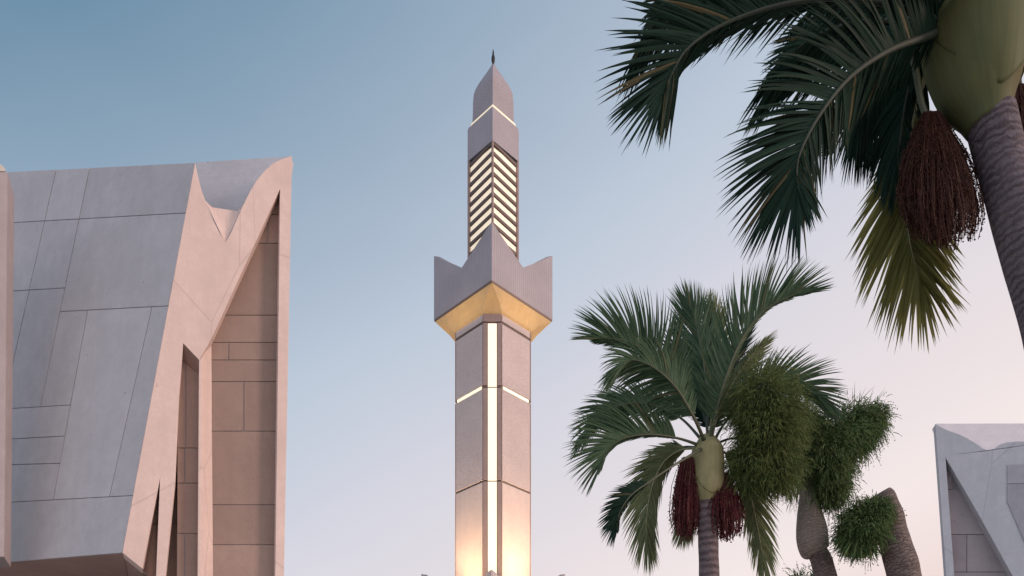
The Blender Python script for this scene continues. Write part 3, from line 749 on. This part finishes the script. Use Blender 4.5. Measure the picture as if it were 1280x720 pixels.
# olive frond hanging behind the fruit
frond(near, [(1165, 70, .25), (1146, 130, .45), (1134, 200, .55), (1132, 255, .6), (1139, 310, .6), (1152, 355, .6)], YN, 76, .74, sideA=-1, ampA=1, ampB=.95, vA=.08, vB=.18, width=.046, mat='frond_olive', rmat='rachis_pale', rad=.022, a0=38, a1=24, droop=.3, start=.22, endlen=.72, curl=.1, label='olive green hanging frond')
fruit(near, [(1152, 50, -.02), (1141, 62, -.02), (1146, 95, 0), (1154, 135, 0), (1170, 165, .02)], YN + .05, (1164, 140), (1180, 304), 9, 52, 1100, 'fruit', 'rachis', random.Random(4), 24, .0065, .028, .0022)
fruit(near, [(1262, 60, .12), (1272, 90, .2), (1275, 120, .25)], YN + .3, (1275, 105), (1300, 250), 8, 38, 420, 'fruit', 'rachis', random.Random(9), 12, .007, .025, .0022)

# ---------- middle palm
YM = 14.0
mid = thing('palm_tree', at(889, 1157, YM), 'full palm with pale green crownshaft and red fruit, right of the minaret', 'palm tree', 'palms in the plaza')
trunk(mid, [(884, 622, 13), (884, 640, 13.2), (885, 670, 12.5), (886.5, 720, 12.5), (889, 900, 14), (889, 1100, 17), (889, 1157, 22)], YM, 'bark_mid', 90, 20, .01)
crownshaft(mid, [(883, 545, 8), (884, 556, 16), (884, 566, 19.5), (884.5, 590, 20), (884.5, 610, 19.5), (884, 622, 16.5), (884, 631, 12)], YM, 'shaft_mid')
SHM = [(883, 545, 8), (884, 556, 16), (884, 566, 19.5), (884.5, 590, 20), (884.5, 610, 19.5), (884, 622, 16.5), (884, 631, 12)]
sheath(mid, SHM, YM, 'shaft_mid', R(-150), R(-15), .1, .85, -.3)
km = dict(mat='frond_mid', rmat='rachis', rad=.026, width=.046, dens=1.8)
kd = dict(mat='frond_dark', rmat='rachis', rad=.026, width=.046, dens=1.7)
kl = dict(mat='frond_light', rmat='rachis_pale', rad=.022, width=.042, dens=1.7)
frond(mid, [(882, 555, -.1), (872, 530, -.3), (852, 490, -.5), (828, 456, -.65), (797, 432, -.75), (768, 424, -.8), (748, 424, -.8)], YM, 66, 1.00, sideA=-1, ampA=.92, ampB=.35, vA=.1, vB=.7, a0=82, a1=15, droop=.25, start=.34, endlen=.5, **km)
frond(mid, [(884, 555, 0), (884, 510, .1), (880, 460, .2), (872, 415, .25), (864, 388, .25)], YM, 72, 1.0, sideA=1, ampA=1, ampB=.9, vA=.15, vB=.2, a0=46, a1=14, droop=.1, start=.2, endlen=.6, **km)
frond(mid, [(886, 555, .1), (890, 510, .3), (893, 460, .4), (893, 420, .45), (891, 392, .45)], YM, 64, .85, sideA=1, ampA=.9, ampB=.9, vA=.2, vB=.2, a0=42, a1=12, droop=.1, start=.2, endlen=.6, **kl)
frond(mid, [(887, 555, -.1), (894, 520, -.3), (905, 478, -.5), (926, 426, -.6), (954, 389, -.65), (985, 371, -.65), (1008, 366, -.65)], YM, 76, 1.05, sideA=1, ampA=1, ampB=.28, vA=.08, vB=.75, a0=60, a1=15, droop=.05, start=.14, endlen=.45, **km)
frond(mid, [(887, 552, .2), (898, 515, .4), (915, 480, .5), (935, 450, .5), (950, 432, .5)], YM, 46, .62, sideA=-1, ampA=1, ampB=.6, vA=.2, vB=.5, a0=45, a1=15, droop=.3, start=.2, **kl)
frond(mid, [(880, 550, -.2), (866, 520, -.6), (845, 485, -.9), (818, 460, -1.1), (790, 450, -1.2), (772, 462, -1.25)], YM, 60, .78, sideA=1, ampA=1, ampB=.8, vA=.3, vB=.5, a0=65, a1=8, droop=1.6, start=.2, endlen=.7, **km)
frond(mid, [(880, 553, .3), (850, 522, .6), (812, 505, .8), (778, 506, .9), (750, 520, .9), (730, 546, .9)], YM, 60, .80, sideA=-1, ampA=.9, ampB=.9, vA=.25, vB=.4, a0=60, a1=8, droop=.6, start=.2, **km)
frond(mid, [(878, 558, -.1), (848, 548, -.3), (812, 543, -.5), (780, 548, -.6), (760, 562, -.65), (750, 584, -.65)], YM, 70, .95, sideA=-1, ampA=1, ampB=.3, vA=.1, vB=.85, a0=58, a1=15, droop=.25, start=.22, endlen=.55, **km)
frond(mid, [(876, 562, -.3), (845, 580, -.7), (812, 602, -.9), (788, 620, -1.0), (774, 642, -1.0), (770, 662, -1.0)], YM, 50, .55, sideA=-1, ampA=.85, ampB=.35, vA=.15, vB=.7, a0=50, a1=15, droop=.2, start=.42, endlen=.75, **kd)
frond(mid, [(876, 560, .1), (850, 563, .3), (828, 580, .4), (813, 615, .45), (808, 655, .45), (810, 680, .45)], YM, 80, .95, sideA=-1, ampA=.9, ampB=.8, vA=.15, vB=.25, a0=42, a1=14, droop=.4, start=.15, **kl)
frond(mid, [(880, 565, .4), (868, 600, .6), (860, 635, .7), (856, 660, .7)], YM, 50, .62, sideA=-1, ampA=1, ampB=1, vA=.2, vB=.2, a0=40, a1=8, droop=.4, start=.3, **kl)
frond(mid, [(892, 560, .1), (912, 570, .3), (930, 595, .4), (942, 635, .45), (950, 675, .45), (954, 700, .45)], YM, 80, .90, sideA=-1, ampA=.75, ampB=.85, vA=.2, vB=.2, a0=42, a1=14, droop=.4, start=.15, **kl)
frond(mid, [(890, 556, 0), (905, 530, .2), (930, 500, .3), (960, 482, .4), (992, 480, .4), (1018, 492, .4), (1030, 504, .4)], YM, 66, .85, sideA=1, ampA=1, ampB=.8, vA=.12, vB=.5, a0=60, a1=8, droop=.25, start=.2, endlen=.6, **km)
frond(mid, [(886, 555, .4), (880, 520, .8), (862, 480, 1.0), (848, 450, 1.1), (846, 425, 1.1)], YM, 50, .75, sideA=1, ampA=1, ampB=1, vA=.2, vB=.2, a0=50, a1=8, droop=.3, start=.15, **kd)
frond(mid, [(888, 555, .4), (896, 520, .8), (905, 480, 1.0), (915, 450, 1.1), (928, 425, 1.1)], YM, 50, .75, sideA=1, ampA=1, ampB=1, vA=.2, vB=.2, a0=50, a1=8, droop=.3, start=.15, **kd)
frond(mid, [(890, 557, .2), (915, 548, .5), (945, 550, .7), (970, 570, .8), (980, 600, .8)], YM, 50, .7, sideA=1, ampA=1, ampB=.9, vA=.2, vB=.3, a0=60, a1=8, droop=.6, start=.3, **kd)
frond(mid, [(878, 560, .2), (850, 560, .5), (825, 580, .6), (800, 615, .7)], YM, 46, .7, sideA=1, ampA=.8, ampB=.8, vA=.3, vB=.3, a0=60, a1=8, droop=.6, start=.3, **kd)
fruit(mid, [(872, 622, -.1), (862, 608, -.1), (858, 596, -.05)], YM, (862, 572), (857, 672), 9, 19, 420, 'fruit_red', 'rachis', random.Random(14), 16, .012, .03, .005)
fruit(mid, [(896, 622, -.1), (905, 610, -.1), (908, 602, -.05)], YM, (903, 592), (908, 672), 7, 23, 420, 'fruit_red', 'rachis', random.Random(15), 16, .012, .03, .005)

# ---------- shaggy palm
YS = 15.5
sh = thing('shaggy_palm', at(1060, 1146, YS), 'bushy palm with shaggy bristle foliage and a swollen trunk top, right of the full palm', 'palm tree', 'palms in the plaza')
trunk(sh, [(1020, 684, 12), (1026, 700, 12.8), (1032, 720, 13.6), (1045, 790, 16), (1056, 900, 18), (1060, 1050, 20), (1060, 1146, 26)], YS, 'bark_rough', 90, 20, .03)
trunk(sh, [(1010, 600, 9), (1011, 620, 11.5), (1012, 640, 15), (1014, 660, 18), (1016, 677, 18.8), (1019, 688, 17.5), (1021, 693, 13)], YS, bark('sheath fibre', (.20, .16, .135, 1), (.30, .245, .21, 1), 6, 7, .010), 40, 24, .02, 'trunk_head')
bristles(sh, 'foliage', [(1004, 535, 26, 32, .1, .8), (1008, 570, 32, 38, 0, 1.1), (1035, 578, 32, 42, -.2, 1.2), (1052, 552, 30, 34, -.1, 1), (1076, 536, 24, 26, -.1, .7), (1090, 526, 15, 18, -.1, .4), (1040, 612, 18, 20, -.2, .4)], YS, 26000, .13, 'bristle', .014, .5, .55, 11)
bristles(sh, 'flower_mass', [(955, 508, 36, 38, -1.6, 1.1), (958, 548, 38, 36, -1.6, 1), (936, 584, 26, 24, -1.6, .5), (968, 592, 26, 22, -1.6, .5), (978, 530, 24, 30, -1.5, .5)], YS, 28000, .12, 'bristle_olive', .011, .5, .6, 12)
# long hair-like blades escaping the crown
mb = MB(); rs = random.Random(21)
for i in range(46):
    p = at(rs.uniform(1050, 1092), rs.uniform(510, 535), YS - .1); d = Vector((rs.uniform(-.1, .9), rs.uniform(-.4, .4), rs.uniform(.5, 1))).normalized()
    leaflet(mb, p, d, d.cross(V + Vector((rs.gauss(0, .4), 0, 0))).normalized(), rs.uniform(.3, .55), .018, .8, 4)
for i in range(90):
    p = at(rs.uniform(985, 1060), rs.uniform(600, 622), YS - rs.uniform(-.3, .4)); d = Vector((rs.gauss(0, .25), rs.gauss(0, .2), -1)).normalized()
    leaflet(mb, p, d, d.cross(V).normalized(), rs.uniform(.25, .6), .014, .4, 4)
mb.build('loose_blade', 'bristle', sh)['kind'] = 'stuff'

# ---------- leaning cut palm
YC = 15.0
ct = thing('cut_palm', at(1215, 1149, YC), 'leaning palm trunk with a cut top and one green tuft on its left', 'palm tree', 'palms in the plaza')
trunk(ct, [(1100, 617, 10), (1101.5, 620, 15), (1104, 630, 17.5), (1110, 648, 18), (1119, 680, 18), (1131, 722, 18.5), (1158, 820, 20), (1190, 980, 22), (1210, 1100, 26), (1215, 1149, 32)], YC, 'bark_rough', 110, 20, .04)
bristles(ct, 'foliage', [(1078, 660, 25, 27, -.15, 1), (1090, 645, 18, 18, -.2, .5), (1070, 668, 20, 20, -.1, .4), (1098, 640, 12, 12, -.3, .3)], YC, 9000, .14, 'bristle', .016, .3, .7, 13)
mb = MB(); rs = random.Random(22)
for i in range(120):
    a = rs.uniform(R(195), R(300)); q = rs.uniform(14, 26)
    p = at(1078 + q * math.cos(a), 662 - q * math.sin(a), YC - rs.uniform(-.3, .4)); d = Vector((math.cos(a) + rs.gauss(0, .15), rs.gauss(0, .2), math.sin(a) - .35)).normalized()
    leaflet(mb, p, d, d.cross(V).normalized(), rs.uniform(.2, .36), .022, .3, 3)
mb.build('loose_blade', 'bristle', ct)['kind'] = 'stuff'

# ---------- short palm whose tip just reaches into the frame
YT = 17.0
tp = thing('low_palm', at(1004, 1138, YT), 'tiny bristly palm tip at the bottom edge beside the shaggy palm trunk', 'palm tree', 'palms in the plaza')
trunk(tp, [(1004, 755, 9), (1004, 850, 10), (1004, 1000, 12), (1004, 1138, 16)], YT, 'bark_rough', 50, 16, .02)
bristles(tp, 'foliage', [(1004, 748, 26, 28, 0, 1)], YT, 3000, .2, 'bristle', .016, .1, .7, 15)

# ============================================================ SKY, SUN, CAMERA
SUN = Vector((1, -.32, .26)).normalized()
el = math.asin(SUN.z)
w = bpy.data.worlds.new('World'); scene.world = w; w.use_nodes = True
nt = w.node_tree; N, L = nt.nodes, nt.links
bg = N['Background']
tc = N.new('ShaderNodeTexCoord'); nm = N.new('ShaderNodeVectorMath'); nm.operation = 'NORMALIZE'; L.new(tc.outputs['Generated'], nm.inputs[0])
dt = N.new('ShaderNodeVectorMath'); dt.operation = 'DOT_PRODUCT'; L.new(nm.outputs[0], dt.inputs[0]); dt.inputs[1].default_value = (-.45, 0, 1)
cn = N.new('ShaderNodeTexNoise'); cn.inputs['Scale'].default_value = 1.6; cn.inputs['Detail'].default_value = 4; cm = N.new('ShaderNodeMapping'); cm.inputs['Scale'].default_value = (1, 1, 3.2); L.new(nm.outputs[0], cm.inputs[0]); L.new(cm.outputs[0], cn.inputs['Vector'])
ma = N.new('ShaderNodeMath'); ma.operation = 'MULTIPLY_ADD'; L.new(cn.outputs['Fac'], ma.inputs[0]); ma.inputs[1].default_value = .085; ma.inputs[2].default_value = -.042
ad = N.new('ShaderNodeMath'); ad.operation = 'ADD'; L.new(dt.outputs['Value'], ad.inputs[0]); L.new(ma.outputs[0], ad.inputs[1])
rc = ramp(nt, ad.outputs[0], [(0, srgb(236, 210, 202)), (.18, srgb(244, 231, 229)), (.24, srgb(237, 225, 226)), (.384, srgb(220, 216, 223)), (.43, srgb(214, 213, 223)), (.567, srgb(188, 200, 215)), (.608, srgb(179, 192, 209)), (.668, srgb(166, 182, 200)), (.79, srgb(132, 158, 180)), (.84, srgb(112, 144, 169)), (1, srgb(90, 122, 148))])
L.new(rc, bg.inputs['Color'])
d2 = N.new('ShaderNodeVectorMath'); d2.operation = 'DOT_PRODUCT'; L.new(nm.outputs[0], d2.inputs[0]); d2.inputs[1].default_value = (0, -1, 0)
mr = N.new('ShaderNodeMapRange'); L.new(d2.outputs['Value'], mr.inputs[0]); mr.inputs[1].default_value = -.25; mr.inputs[2].default_value = .6; mr.inputs[3].default_value = 1.0; mr.inputs[4].default_value = 1.75  # unseen sky behind the camera brightened as added fill light
L.new(mr.outputs[0], bg.inputs['Strength'])
sky = N.new('ShaderNodeTexSky'); sky.sky_type = 'NISHITA'; sky.sun_disc = False; sky.sun_elevation = el
sky.sun_rotation = math.atan2(SUN.x, SUN.y)
bg2 = N.new('ShaderNodeBackground'); L.new(sky.outputs[0], bg2.inputs[0]); bg2.inputs[1].default_value = .006
ash = N.new('ShaderNodeAddShader'); L.new(bg.outputs[0], ash.inputs[0]); L.new(bg2.outputs[0], ash.inputs[1]); L.new(ash.outputs[0], N['World Output'].inputs[0])

sd = bpy.data.lights.new('sun', 'SUN'); sd.energy = 1.55; sd.angle = R(12); sd.color = (1, .74, .62)
so = bpy.data.objects.new('sun', sd); col.objects.link(so); so.rotation_euler = SUN.to_track_quat('Z', 'Y').to_euler(); so.location = (60, -20, 40)

cd = bpy.data.cameras.new('camera'); cd.sensor_width = 36; cd.lens = 36 * F / 1280; cd.shift_y = (HY - 360) / 1280
cd.clip_start = .1; cd.clip_end = 9000
co = bpy.data.objects.new('camera', cd); col.objects.link(co); co.location = CAM; co.rotation_euler = (R(90), 0, 0)
scene.camera = co
scene.view_settings.view_transform = 'Standard'; scene.view_settings.look = 'None'; scene.view_settings.exposure = 0
for o in bpy.data.objects:
    if '_o' in o: del o['_o']
